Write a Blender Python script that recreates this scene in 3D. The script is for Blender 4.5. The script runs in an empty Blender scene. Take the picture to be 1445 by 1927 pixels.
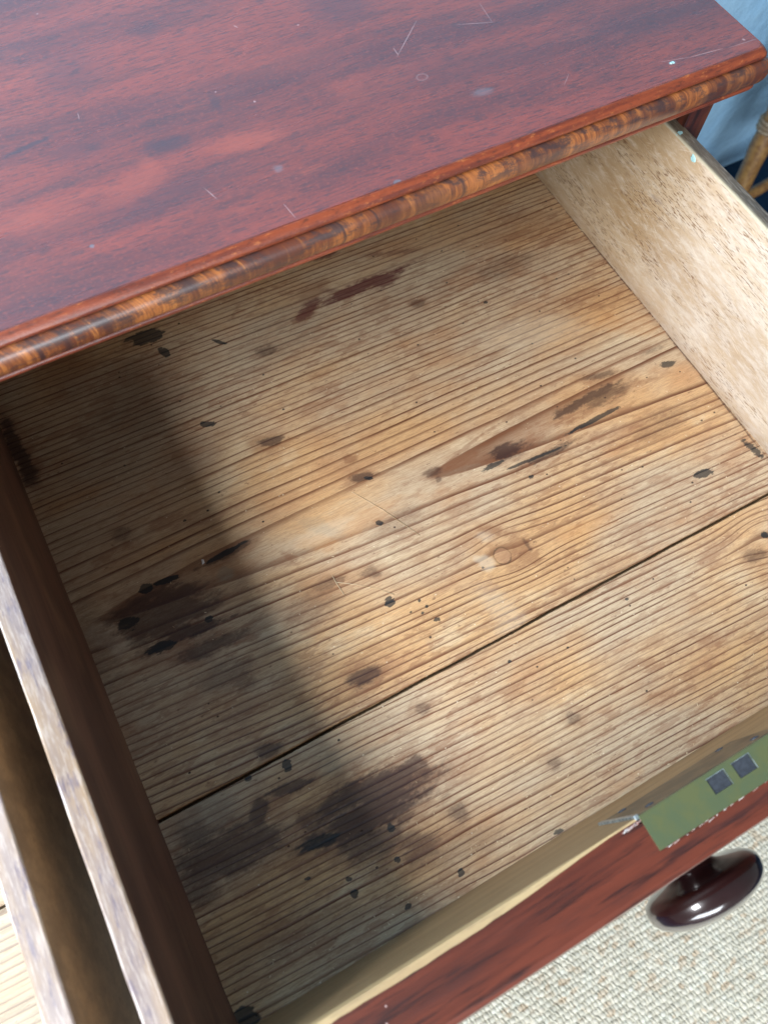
import bpy, math, random
import numpy as np
from mathutils import Vector, Matrix

# ------------------------------------------------------------------ scene, camera, light
S = bpy.context.scene
COL = S.collection
U = 0.01                                   # all lengths below are in centimetres
# camera solved from the photograph (rows are the camera's right, up, back axes in the world)
RM = np.array([[0.8776924241, -0.4767263875, 0.0488667571],
               [0.4151046722, 0.8072494300, 0.4195670018],
               [-0.2394663229, -0.3479659597, 0.9064080599]])
# rows of RM map world -> camera
CP = np.array([-41.0132269, -7.5821231, 49.8554132])
FPX = 1469.76
PP = (722.5, 963.5)
cam = bpy.data.cameras.new('camera')
cam.sensor_fit = 'VERTICAL'
cam.sensor_height = 9.8
cam.lens = FPX / 1927 * 9.8
cam.clip_start = 0.01
cam.clip_end = 50
cam.dof.use_dof = True
cam.dof.focus_distance = 0.53
cam.dof.aperture_fstop = 2.6
camo = bpy.data.objects.new('camera', cam)
COL.objects.link(camo)
M4 = Matrix(((RM[0, 0], RM[1, 0], RM[2, 0], CP[0] * U),
             (RM[0, 1], RM[1, 1], RM[2, 1], CP[1] * U),
             (RM[0, 2], RM[1, 2], RM[2, 2], CP[2] * U),
             (0, 0, 0, 1)))
camo.matrix_world = M4
S.camera = camo


def ray(px, py):
    d = np.array([(px - PP[0]) / FPX, -(py - PP[1]) / FPX, -1.0]) @ RM
    return d


def at(px, py, z=0.0):
    """point of the plane z that the photograph shows at a pixel"""
    d = ray(px, py)
    return CP + d * (z - CP[2]) / d[2]


def at_y(px, py, y):
    d = ray(px, py)
    return CP + d * (y - CP[1]) / d[1]


def at_x(px, py, x):
    d = ray(px, py)
    return CP + d * (x - CP[0]) / d[0]


W = bpy.data.worlds.new('World')
S.world = W
W.use_nodes = True
bg = W.node_tree.nodes['Background']
bg.inputs['Color'].default_value = (0.86, 0.87, 0.92, 1)
bg.inputs['Strength'].default_value = 0.25


def area_light(name, loc, target, sx, sy, power, color):
    L = bpy.data.lights.new(name, 'AREA')
    L.shape = 'RECTANGLE'
    L.size = sx * U
    L.size_y = sy * U
    L.energy = power
    L.color = color
    o = bpy.data.objects.new(name, L)
    COL.objects.link(o)
    o.location = Vector(loc) * U
    o.rotation_euler = (Vector(target) - Vector(loc)).to_track_quat('-Z', 'Y').to_euler()
    return o


# the room's window, up to the left; and an unseen lamp in front, added to brighten the wall
area_light('window_light', (-176, 0, 133), (-20, 8, 0), 190, 46, 98, (0.95, 0.97, 1.0))
area_light('front_light', (-110, -240, 62), (-10, 60, 0), 190, 90, 84, (0.88, 0.94, 1.0))

S.view_settings.view_transform = 'Standard'
S.view_settings.look = 'None'
S.view_settings.exposure = 0.0
S.view_settings.gamma = 1.0
S.render.engine = 'CYCLES'
S.cycles.use_denoising = True

# ------------------------------------------------------------------ measures (cm)
T = 1.1            # drawer side thickness
XL = -49.24        # inner left of the right drawer
YF = -11.92        # inner face of the drawer front
YO = -14.89        # outer face of the drawer front
YB = 38.0          # drawer back, inner
HF = 12.38         # top of the drawer front
HS = 13.22         # top of the drawer sides
XB = -52.57        # right face of the left drawer
YAW = 0.0151531    # chest turned against the drawer
CT_Y, CT_TOP, CT_LOW = 20.93, 19.38, 16.6
XTR = 3.65
ZFLOOR = -70.0
YWALL = 76.6
random.seed(7)
RNG = np.random.default_rng(5)


# ------------------------------------------------------------------ node helper
class G:
    """tiny wrapper: values are sockets or floats"""

    def __init__(s, name):
        s.m = bpy.data.materials.new(name)
        s.m.use_nodes = True
        s.t = s.m.node_tree
        s.b = s.t.nodes['Principled BSDF']
        s.out = s.t.nodes['Material Output']
        tc = s.t.nodes.new('ShaderNodeTexCoord')
        vm = s.t.nodes.new('ShaderNodeVectorMath')
        vm.operation = 'SCALE'
        s.t.links.new(tc.outputs['Object'], vm.inputs[0])
        vm.inputs['Scale'].default_value = 100.0
        s.P = vm.outputs[0]
        sp = s.t.nodes.new('ShaderNodeSeparateXYZ')
        s.t.links.new(s.P, sp.inputs[0])
        s.x, s.y, s.z = sp.outputs

    def put(s, inp, v):
        if isinstance(v, bpy.types.NodeSocket):
            s.t.links.new(v, inp)
        elif isinstance(v, (tuple, list)):
            inp.default_value = tuple(v) + ((1,) if inp.type == 'RGBA' and len(v) == 3 else ())
        else:
            inp.default_value = v

    def f(s, op, a, b=0.0, c=0.0, clamp=False):
        n = s.t.nodes.new('ShaderNodeMath')
        n.operation = op
        n.use_clamp = clamp
        s.put(n.inputs[0], a)
        s.put(n.inputs[1], b)
        if op in ('MULTIPLY_ADD', 'SMOOTH_MIN', 'SMOOTH_MAX', 'COMPARE', 'WRAP'):
            s.put(n.inputs[2], c)
        return n.outputs[0]

    def add(s, a, b): return s.f('ADD', a, b)
    def sub(s, a, b): return s.f('SUBTRACT', a, b)
    def mul(s, a, b): return s.f('MULTIPLY', a, b)
    def mx(s, a, b): return s.f('MAXIMUM', a, b)
    def mad(s, a, b, c): return s.f('MULTIPLY_ADD', a, b, c)

    def ss(s, v, lo, hi, a=0.0, b=1.0):
        n = s.t.nodes.new('ShaderNodeMapRange')
        n.interpolation_type = 'SMOOTHSTEP'
        s.put(n.inputs['Value'], v)
        if lo > hi:
            lo, hi, a, b = hi, lo, b, a
        n.inputs['From Min'].default_value = lo
        n.inputs['From Max'].default_value = hi
        n.inputs['To Min'].default_value = a
        n.inputs['To Max'].default_value = b
        return n.outputs['Result']

    def vec(s, x, y, z=0.0):
        n = s.t.nodes.new('ShaderNodeCombineXYZ')
        s.put(n.inputs[0], x)
        s.put(n.inputs[1], y)
        s.put(n.inputs[2], z)
        return n.outputs[0]

    def noise(s, v, sx, sy, sz=1.0, detail=3.0, rough=0.55, off=0.0, dist=0.0):
        """sx, sy, sz: features per centimetre along each axis"""
        mp = s.t.nodes.new('ShaderNodeMapping')
        s.put(mp.inputs['Vector'], v)
        mp.inputs['Scale'].default_value = (sx, sy, sz)
        mp.inputs['Location'].default_value = (off, off * 1.7, off * 0.6)
        n = s.t.nodes.new('ShaderNodeTexNoise')
        s.put(n.inputs['Vector'], mp.outputs[0])
        n.inputs['Scale'].default_value = 1.0
        n.inputs['Detail'].default_value = detail
        n.inputs['Roughness'].default_value = rough
        n.inputs['Distortion'].default_value = dist
        return n.outputs['Fac']

    def voro(s, v, sx, sy, sz=1.0, off=0.0, rnd=1.0):
        mp = s.t.nodes.new('ShaderNodeMapping')
        s.put(mp.inputs['Vector'], v)
        mp.inputs['Scale'].default_value = (sx, sy, sz)
        mp.inputs['Location'].default_value = (off, off * 1.3, off * 0.4)
        n = s.t.nodes.new('ShaderNodeTexVoronoi')
        s.put(n.inputs['Vector'], mp.outputs[0])
        n.inputs['Scale'].default_value = 1.0
        n.inputs['Randomness'].default_value = rnd
        return n.outputs['Distance'], n.outputs['Color']

    def mix(s, fac, a, b, mode='MIX'):
        n = s.t.nodes.new('ShaderNodeMix')
        n.data_type = 'RGBA'
        n.blend_type = mode
        s.put(n.inputs[0], fac)
        s.put(n.inputs[6], a)
        s.put(n.inputs[7], b)
        return n.outputs[2]

    def sep(s, c):
        n = s.t.nodes.new('ShaderNodeSeparateColor')
        s.put(n.inputs[0], c)
        return n.outputs

    def bump(s, h, dist_cm, strength=1.0, prev=None):
        n = s.t.nodes.new('ShaderNodeBump')
        n.inputs['Strength'].default_value = strength
        n.inputs['Distance'].default_value = dist_cm * U
        s.put(n.inputs['Height'], h)
        if prev is not None:
            s.put(n.inputs['Normal'], prev)
        return n.outputs[0]

    def ell(s, v, cx, cy, a, b, ang, cz=0.0, plane='xy'):
        """distance in units of an ellipse's radii"""
        mp = s.t.nodes.new('ShaderNodeMapping')
        mp.vector_type = 'TEXTURE'
        s.put(mp.inputs['Vector'], v)
        mp.inputs['Location'].default_value = (cx, cy, 0)
        mp.inputs['Rotation'].default_value = (0, 0, ang)
        mp.inputs['Scale'].default_value = (a, b, 1e5)
        n = s.t.nodes.new('ShaderNodeVectorMath')
        n.operation = 'LENGTH'
        s.t.links.new(mp.outputs[0], n.inputs[0])
        return n.outputs['Value']

    def stains(s, v, items, nz, amt=0.5):
        """items: (cx, cy, a, b, ang, strength, soft); nz is a ragged noise 0..1; returns the strongest of them"""
        acc = None
        for (cx, cy, a, b, ang, st, soft) in items:
            d = s.ell(v, cx, cy, a, b, ang)
            d = s.mad(nz, amt, d)
            k = s.ss(d, 1 + amt * .5 + soft, 1 + amt * .5 - soft, 0.0, st)
            acc = k if acc is None else s.mx(acc, k)
        return acc if acc is not None else 0.0

    def done(s, color, rough, normal=None, coat=0.0, coat_rough=0.1, spec=0.5, metal=0.0, coat_ior=1.5):
        s.b.inputs['Coat IOR'].default_value = coat_ior
        s.put(s.b.inputs['Base Color'], color)
        s.put(s.b.inputs['Roughness'], rough)
        s.put(s.b.inputs['Metallic'], metal)
        s.put(s.b.inputs['Specular IOR Level'], spec)
        s.put(s.b.inputs['Coat Weight'], coat)
        s.put(s.b.inputs['Coat Roughness'], coat_rough)
        if normal is not None:
            s.put(s.b.inputs['Normal'], normal)
        return s.m


def seg(p, q, w, st=1.0, soft=0.35, z=0.0, frame=None):
    """an elongated stain between two photo pixels, w = half width in cm"""
    a, b = at(*p, z), at(*q, z)
    if frame is not None:
        a, b = frame(a), frame(b)
    c = (a + b) / 2
    d = b - a
    ln = max(math.hypot(d[0], d[1]) / 2, w)
    return (c[0], c[1], ln, w, math.atan2(d[1], d[0]), st, soft)


def to_chest(p):
    c, s_ = math.cos(-YAW), math.sin(-YAW)
    return np.array([c * p[0] - s_ * p[1], s_ * p[0] + c * p[1], p[2]])


# ------------------------------------------------------------------ materials
def mat_pine(name, yc, d, slope, k, stains=None, knots=(), tint=0.0, seedoff=0.0, dark=1.0, spread=0.0):
    """weathered pine board: annual rings of a tapering log cut lengthwise"""
    g = G(name)
    st = stains or {}
    v = g.P
    big = g.noise(v, .035, .10, 1, 3, .5, 3.1 + seedoff)
    med = g.noise(v, .12, .5, 1, 3, .5, 9.7 + seedoff)
    yy = g.add(g.y, g.add(g.mul(g.sub(big, .5), .9), g.mul(g.sub(med, .5), .13)))
    yy = g.add(yy, g.mul(g.x, .03))
    for (kx, ky, kr, amp) in knots:
        e = g.ell(v, kx, ky, kr * 1.5, kr, 0)
        w = g.f('EXPONENT', g.mul(g.mul(e, e), -1.0))
        yy = g.sub(yy, g.mul(g.mul(g.sub(g.y, ky), w), amp))
    dy = g.sub(yy, yc)
    r = g.f('SQRT', g.mad(dy, dy, d * d))
    r = g.sub(r, g.mul(g.x, slope))
    wob = g.noise(g.vec(g.mul(r, .9), g.mul(g.x, .004)), 1, 1, 1, 2, .6, 2.3 + seedoff)
    ph = g.add(g.sub(g.mul(r, k), g.ss(g.f('ABSOLUTE', dy), 0, 9.0, 0, spread)), g.add(g.mul(g.mul(wob, 1.6), g.ss(g.f('ABSOLUTE', dy), 1.0, 7.0)), .13))
    fr = g.f('FRACT', ph)
    line = g.mul(g.ss(fr, .56, .92), g.ss(fr, 1.0, .955))
    line = g.mul(line, g.mad(line, .3, .7))
    lv = g.noise(g.vec(g.mul(g.x, .12), ph), 1, 1, 1, 2, .5, 8.0)
    line = g.mul(line, g.ss(lv, .2, .6, .6, 1.0))
    idn = g.noise(g.vec(g.f('FLOOR', ph), g.mul(g.x, .05)), .77, 1, 1, 1, .5, 5.0)
    line = g.mul(line, g.ss(idn, .25, .65, .5, 1.0))
    fib = g.noise(v, .9, 16, 1, 4, .65, 1.3 + seedoff)
    fib2 = g.noise(v, 3.0, 34, 1, 2, .6, 4.4 + seedoff)
    grit = g.noise(v, 9, 12, 1, 3, .7, 6.1)
    # colour
    patch = g.noise(v, .06, .12, 1, 3, .55, 12.3 + seedoff)
    patch2 = g.noise(v, .16, .35, 1, 4, .6, 22.3 + seedoff)
    base = g.mix(g.ss(patch, .40, .66), (.57, .445, .30), (.64, .395, .19))
    base = g.mix(g.mul(g.ss(patch2, .50, .72), .6), base, (.50, .26, .12))
    base = g.mix(g.mul(g.ss(patch2, .47, .28), .55), base, (.76, .64, .43))
    base = g.mix(g.ss(fib, .35, .72, 0, .55), base, (.30, .165, .085))
    base = g.mix(g.ss(fib2, .52, .75, 0, .45), base, (.22, .12, .06))
    base = g.mix(g.ss(grit, .55, .8, 0, .35), base, (.70, .60, .42))
    base = g.mix(g.mul(line, .98), base, (.120, .040, .018))
    # small reddish flecks along the grain and dark pinholes
    fl = g.noise(v, .55, 2.1, 1, 4, .62, 31 + seedoff)
    den = g.noise(v, .07, .11, 1, 2, .5, 41 + seedoff)
    fk = g.mul(g.ss(fl, .53, .60), g.ss(den, .33, .56))
    base = g.mix(g.mul(fk, .40), base, (.22, .085, .04))
    mo = g.noise(v, .22, .55, 1, 7, .70, 91 + seedoff)
    mden = g.noise(v, .05, .06, 1, 2, .5, 95 + seedoff)
    base = g.mix(g.mul(g.ss(mo, .53, .66), g.ss(mden, .42, .62, .12, .62)), base, (.30, .15, .08))
    fl2 = g.noise(v, 1.6, 4.5, 1, 3, .6, 51 + seedoff)
    base = g.mix(g.mul(g.ss(fl2, .66, .73), .6), base, (.15, .07, .04))
    vd, vc = g.voro(v, .75, .95, .01, 3.7 + seedoff)
    pin = g.mul(g.ss(vd, .085, .05), g.ss(g.sep(vc)[0], .55, .60))
    base = g.mix(g.mul(pin, .9), base, (.03, .022, .02))
    vd2, vc2 = g.voro(v, 1.3, 2.0, .01, 13.7 + seedoff)
    lint = g.mul(g.ss(vd2, .10, .05), g.ss(g.sep(vc2)[1], .72, .76))
    base = g.mix(g.mul(lint, .8), base, (.75, .66, .48))
    # named stains and painted shade, carried by the board's own grid as painted masks
    rag = g.noise(v, .9, 3.2, 1, 5, .68, 61 + seedoff)
    rag2 = g.noise(v, 6, 9, 1, 4, .65, 71 + seedoff)
    under = g.ss(line, 0, 1, .86, 1.0)
    if st.get('painted'):
        chans = []
        for an in ('stain_shade_a', 'stain_shade_b'):
            at_ = g.t.nodes.new('ShaderNodeAttribute')
            at_.attribute_name = an
            q = g.sep(at_.outputs['Color'])
            chans += [q[0], q[1], q[2], at_.outputs['Alpha']]
        grain = g.mad(g.sub(rag2, .5), .55, g.mul(g.sub(rag, .5), .5))
        fam = [('G', (.27, .25, .19), .75, .25), ('P', (.70, .64, .50), .7, .3), ('O', (.64, .30, .09), .6, .4), ('R', (.21, .085, .040), .85, .9),
               ('M', (.095, .018, .022), .95, .9), ('D', (.046, .024, .021), .95, .9), ('K', (.012, .018, .022), .95, .45)]
        order = {'D': 0, 'K': 1, 'R': 2, 'M': 3, 'O': 4, 'P': 5, 'G': 6}
        for key, colr, mxx, am in fam:
            q = chans[order[key]]
            # ragged by the grain only where the mask is neither 0 nor 1
            edge = g.mul(g.mul(q, g.sub(1.0, q)), 4.0)
            q = g.f('ADD', q, g.mul(g.mul(grain, edge), am), clamp=True)
            if key == 'K':
                q = g.ss(q, .22, .62)
            base = g.mix(g.mul(g.mul(q, mxx), under), base, colr)
    for (kx, ky, rr, ww) in st.get('ring', ()):
        e = g.ell(v, kx, ky, rr, rr * 1.05, 0)
        e = g.add(e, g.mul(g.sub(rag, .5), .35))
        wn = g.ss(g.noise(v, 1.1, 1.1, 1, 2, .5, 3.3), .3, .6, .35, 1.0)
        rg = g.mul(g.ss(g.f('ABSOLUTE', g.sub(e, 1.0)), ww, ww * .2), wn)
        base = g.mix(g.mul(g.ss(e, 1.0, .8), .35), base, (.42, .24, .14))
        base = g.mix(g.mul(rg, .75), base, (.10, .055, .03))
    if dark != 1.0:
        base = g.mix(dark - 1.0, base, (.80, .78, .66))  # lightens the board to imitate stronger light on it
    h = g.add(g.mul(line, .75), g.add(g.mul(fib, .22), g.mul(fib2, .15)))
    h = g.sub(h, g.mul(pin, .8))
    nb = g.bump(h, .045, .9)
    rgh = g.ss(line, 0, 1, .62, .42)
    return g.done(base, rgh, nb, spec=.35)


def mat_sidewood(name, base_a, base_b, pore, stripe='y', gloss=.5, coat=0.0, marks=None, scale=1.0, pore_amt=.7, smear=None, bump=.02):
    """hardwood with short open pores running along an axis; the second axis is z or x by use"""
    g = G(name)
    a, b = 1.0, 1.0
    L, C_ = .10 * scale, 1.1 * scale
    if stripe == 'y':
        sc = lambda l, c: (c, l, c)
    elif stripe == 'x':
        sc = lambda l, c: (l, c, c)
    else:
        sc = lambda l, c: (c, c, l)
    n1 = g.noise(g.P, *sc(L, C_ * .5), 4, .6, 3)
    n2 = g.noise(g.P, *sc(L * 4, C_ * 3), 4, .6, 13)
    n3 = g.noise(g.P, *sc(.8 * scale, 11 * scale), 3, .6, 23)
    dens = g.noise(g.P, *sc(.12, .3), 2, .5, 33)
    c = g.mix(g.ss(n1, .35, .65), base_a, base_b)
    c = g.mix(g.ss(n2, .4, .75, 0, .45), c, pore)
    pr = g.mul(g.ss(n3, .58, .68), g.ss(dens, .3, .65, .2, 1))
    c = g.mix(g.mul(pr, pore_amt), c, pore)
    if smear:
        n5 = g.noise(g.P, *sc(.5, 1.2), 5, .7, 43)
        c = g.mix(g.ss(n5, .50, .75, 0, .7), c, smear)
    if marks:
        for colr, items, amt in marks:
            q = g.stains(g.P, items, n2, amt)
            c = g.mix(q, c, colr)
    nb = g.bump(g.add(g.mul(pr, -.6), g.mul(n3, .3)), bump, .8)
    rr = g.ss(n1, .3, .7, gloss - .07, gloss + .07)
    return g.done(c, rr, nb, coat=coat, coat_rough=.25)


def mat_pale_side():
    """scrubbed inner face of the right drawer side: pale, short pores, smeared polish; plane y-z"""
    g = G('pale_side_wood')
    # lay y,z into a flat pair of coordinates
    v = g.vec(g.y, g.z, 0)
    n1 = g.noise(v, .05, .16, 1, 4, .6, 2)
    n2 = g.noise(v, .5, 1.6, 1, 5, .7, 12)
    ln = g.noise(v, .12, 2.2, 1, 4, .6, 17)
    por = g.noise(v, 1.5, 11, 1, 3, .6, 22)
    dens = g.noise(v, .18, .42, 1, 4, .6, 32)
    c = g.mix(g.ss(n1, .38, .62), (.41, .28, .15), (.52, .40, .26))
    c = g.mix(g.ss(ln, .42, .7, 0, .5), c, (.40, .26, .13))
    c = g.mix(g.ss(n2, .45, .72, 0, .55), c, (.70, .62, .50))
    low = g.ss(g.z, 9, 1)
    front = g.ss(g.y, 24, 14)
    c = g.mix(g.mul(front, g.ss(n2, .35, .6, .25, .55)), c, (.62, .58, .53))
    q = g.mul(g.ss(por, .53, .63), g.ss(dens, .42, .60, .12, 1))
    c = g.mix(g.mul(q, .85), c, (.19, .10, .05))
    # pale worm-like scratches, two crossing directions
    for (an, of) in ((.5, 3.0), (-.35, 9.0)):
        mp = g.t.nodes.new('ShaderNodeMapping')
        g.put(mp.inputs['Vector'], v)
        mp.inputs['Rotation'].default_value = (0, 0, an)
        s1 = g.noise(mp.outputs[0], .9, 8, 1, 2, .5, of)
        c = g.mix(g.mul(g.ss(s1, .64, .70), .28), c, (.78, .70, .56))
    blotch = g.noise(v, .22, .5, 1, 5, .7, 55)
    c = g.mix(g.mul(g.ss(blotch, .60, .74), .55), c, (.22, .17, .15))
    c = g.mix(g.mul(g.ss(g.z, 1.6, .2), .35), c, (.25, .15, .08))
    nb = g.bump(g.sub(g.mul(n2, .5), q), .02, .7)
    return g.done(c, .5, nb, spec=.4)


def mat_side_top(dark):
    g = G('worn_side_edge' if dark else 'polished_side_edge')
    n1 = g.noise(g.P, .9, .10, 1, 4, .65, 3)
    n2 = g.noise(g.P, 9, .9, 1, 5, .7, 13)
    n3 = g.noise(g.P, 2.6, .45, 1, 5, .72, 23)
    if dark:
        c = g.mix(g.ss(n1, .35, .65), (.06, .05, .04), (.15, .115, .075))
        c = g.mix(g.ss(n2, .45, .70, 0, .75), c, (.36, .33, .28))
        c = g.mix(g.ss(n3, .55, .75, 0, .8), c, (.045, .04, .038))
        edge = g.ss(g.x, .35, .05)
        c = g.mix(g.mul(edge, .8), c, (.55, .50, .36))
        return g.done(c, .45, g.bump(n2, .03, .8))
    c = g.mix(g.ss(n1, .35, .65), (.34, .23, .14), (.25, .19, .17))
    c = g.mix(g.ss(n2, .45, .65, 0, .6), c, (.52, .44, .38))
    c = g.mix(g.ss(n3, .52, .64, 0, .75), c, (.12, .09, .13))
    return g.done(c, .38, g.bump(n2, .015, .6), coat=1.0, coat_rough=.30, spec=.9)


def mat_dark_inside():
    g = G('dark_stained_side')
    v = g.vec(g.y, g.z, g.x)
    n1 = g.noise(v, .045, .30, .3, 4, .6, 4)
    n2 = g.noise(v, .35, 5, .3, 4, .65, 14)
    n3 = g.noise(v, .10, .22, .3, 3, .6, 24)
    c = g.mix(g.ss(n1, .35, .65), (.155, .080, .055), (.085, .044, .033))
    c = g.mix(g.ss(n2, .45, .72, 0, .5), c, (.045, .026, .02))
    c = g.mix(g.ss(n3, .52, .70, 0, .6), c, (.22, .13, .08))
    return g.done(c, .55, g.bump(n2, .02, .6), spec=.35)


def mat_top():
    """red mahogany top under old varnish, grain along x"""
    g = G('red_mahogany_top')
    v = g.P
    wv = g.noise(v, .03, .08, .08, 3, .5, 2)
    vv = g.vec(g.x, g.add(g.y, g.mul(g.sub(wv, .5), 3.0)), 0)
    n1 = g.noise(vv, .028, .22, 1, 4, .6, 5)
    n2 = g.noise(vv, .10, .9, 1, 4, .6, 15)
    pt = g.noise(vv, .09, .32, 1, 5, .66, 25)
    por = g.noise(vv, .9, 9, 1, 4, .70, 35)
    por2 = g.noise(vv, 4.0, 8, 1, 3, .65, 45)
    c = g.mix(g.ss(n1, .36, .62), (.105, .015, .011), (.245, .036, .014))
    c = g.mix(g.ss(n2, .50, .76, 0, .5), c, (.050, .014, .014))
    c = g.mix(g.ss(pt, .50, .72, 0, .5), c, (.060, .018, .022))
    c = g.mix(g.ss(pt, .45, .25, 0, .55), c, (.40, .075, .026))
    c = g.mix(g.ss(por, .49, .60, 0, .7), c, (.045, .011, .012))
    c = g.mix(g.ss(por2, .52, .66, 0, .4), c, (.34, .062, .026))
    z = CT_TOP
    sg = lambda p, q, w, st=1., so=.3: seg(p, q, w, st, so, z, to_chest)
    rag = g.noise(v, 2.2, 5, 1, 4, .65, 55)
    dk = [sg((575, 0), (700, 20), 1.6, .6, .5), sg((250, 65), (300, 50), .8, .5, .6), sg((60, 145), (190, 130), 1.7, .5, .7),
          sg((270, 285), (355, 262), .55, .75, .4), sg((200, 420), (400, 335), .9, .5, .6), sg((100, 300), (200, 270), .6, .4, .6), sg((10, 295), (100, 255), .16, .9, .4),
          sg((1100, 60), (1440, 10), 2.0, .35, .8), sg((760, 150), (1000, 90), 1.2, .35, .8), sg((1230, 125), (1440, 70), .5, .5, .6), sg((395, 175), (415, 210), .25, .5, .5)]
    c = g.mix(g.mul(g.stains(v, dk, rag, 1.6), .75), c, (.030, .012, .020))
    og = [sg((200, 380), (310, 320), .8, .8, .6), sg((400, 280), (520, 255), .6, .9, .5), sg((0, 425), (150, 395), 1.0, .6, .7), sg((620, 175), (700, 160), .9, .5, .8),
          sg((265, 300), (300, 325), .5, .7, .5), sg((1380, 92), (1430, 80), .25, .8, .4), sg((440, 130), (640, 100), 1.1, .35, .8)]
    c = g.mix(g.mul(g.stains(v, og, rag, 1.8), .5), c, (.36, .065, .024))
    sc = [sg((740, 90), (749, 103), 0.030, .8), sg((749, 103), (782, 42), 0.027, .8), sg((862, 46), (925, 42), 0.030, .7), sg((900, 3), (926, 42), 0.030, .55),
          sg((385, 354), (408, 374), 0.024, .9), sg((535, 385), (558, 412), 0.024, .9), sg((1062, 158), (1070, 138), 0.024, .6), sg((150, 225), (147, 213), 0.024, .7), sg((440, 48), (448, 52), .05, .9),
          sg((1240, 117), (1300, 107), 0.021, .7), sg((1300, 107), (1360, 91), 0.024, .9), sg((1370, 90), (1432, 70), 0.021, .7), sg((1396, 74), (1402, 75), .09, 1),
          sg((478, 190), (481, 192), .07, 1), sg((560, 46), (562, 48), .06, 1), sg((405, 172), (407, 174), .05, 1), sg((70, 25), (72, 27), .06, .8)]
    c = g.mix(g.mul(g.stains(v, sc, rag, 1.5), .45), c, (.60, .42, .42))
    bl = [sg((890, 178), (925, 168), .28, .55, .5), sg((518, 318), (530, 316), .25, .6, .5), sg((743, 344), (755, 342), .22, .8, .3), sg((1257, 120), (1272, 116), .14, 1, .3), sg((172, 465), (176, 462), .12, .9)]
    c = g.mix(g.mul(g.stains(v, bl, rag, 1.4), .5), c, (.16, .22, .27))
    e = seg((790, 145), (798, 145), .3, 1, .3, z, to_chest)
    d = g.ell(v, e[0], e[1], .33, .26, 0)
    c = g.mix(g.mul(g.ss(g.f('ABSOLUTE', g.sub(d, 1.0)),   .3, .05), .22), c, (.45, .28, .28))
    vd, vc = g.voro(v, .35, .35, .01, 3.3)
    dust = g.mul(g.ss(vd, .026, .016), g.ss(g.sep(vc)[0], .6, .62))
    c = g.mix(g.mul(dust, .85), c, (.75, .72, .78))
    h = g.add(g.mul(por, -.5), g.mul(g.noise(v, .5, 1.3, 1, 4, .6, 77), 1.2))
    nb = g.bump(h, .028, .9)
    rr = g.ss(pt, .3, .7, .36, .48)
    return g.done(c, rr, nb, coat=1.0, coat_rough=g.ss(n2, .3, .7, .26, .36), spec=.45, coat_ior=1.68)


def mat_bead():
    g = G('arris_wood')
    n = g.noise(g.P, .25, 3, 3, 4, .6, 3)
    n2 = g.noise(g.P, 1.6, 4, 4, 4, .7, 13)
    c = g.mix(g.ss(n, .35, .65), (.23, .048, .017), (.12, .023, .012))
    c = g.mix(g.ss(n2, .56, .75, 0, .6), c, (.50, .17, .05))
    c = g.mix(g.ss(n2, .46, .30, 0, .7), c, (.05, .016, .012))
    return g.done(c, .45, g.bump(n2, .05, .9), coat=.45, coat_rough=.34)


def mat_veneer():
    """cross-banded veneer on the rounded edge: short grain across, dark and honey patches"""
    g = G('crossbanded_veneer')
    run = g.add(g.x, g.mul(g.y, .7))
    v = g.vec(run, g.z, g.mul(g.y, .2))
    n1 = g.noise(v, .30, .10, .2, 4, .6, 3)
    n2 = g.noise(v, 3.6, .30, .2, 5, .72, 13, dist=.3)
    n3 = g.noise(v, 11, .8, .2, 4, .75, 23)
    pch = g.noise(v, .55, 1.5, .2, 6, .75, 33)
    c = g.mix(g.ss(n1, .40, .56), (.125, .034, .015), (.36, .125, .034))
    c = g.mix(g.ss(n2, .44, .62, 0, .8), c, (.11, .030, .015))
    c = g.mix(g.ss(n2, .46, .30, 0, .7), c, (.55, .215, .055))
    c = g.mix(g.ss(n3, .42, .72, 0, .7), c, (.10, .030, .015))
    up = g.ss(g.z, 87.0, 88.4)
    c = g.mix(g.mul(g.ss(pch, .47, .58), g.mad(up, .62, .20)), c, (.040, .026, .028))
    rag = g.noise(v, 3, 2, 1, 4, .65, 43)
    items = []
    for (px, py, w, st) in ((42, 665, .13, 1), (97, 655, .22, .9), (410, 520, .6, .6), (470, 490, 1.6, .55), (700, 425, 1.0, .6), (775, 375, 1.4, .7), (840, 345, .16, .9), (1000, 290, 1.6, .6),
                            (1200, 220, 2.2, .6), (1350, 175, 1.8, .6), (190, 620, .8, .7), (330, 560, 1.1, .5), (612, 440, .1, 1), (675, 425, .1, 1)):
        p = to_chest(at_y(px, py, CT_Y))
        items.append((p[0] + .7 * p[1], 87.9, w, .9, 0, st, .35))
    c = g.mix(g.mul(g.stains(v, items, rag, 1.3), .7), c, (.030, .018, .022))
    nb = g.bump(g.add(g.mul(n2, .5), g.mul(n3, .4)), .03, .8)
    return g.done(c, .42, nb, coat=.6, coat_rough=.32)


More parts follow.
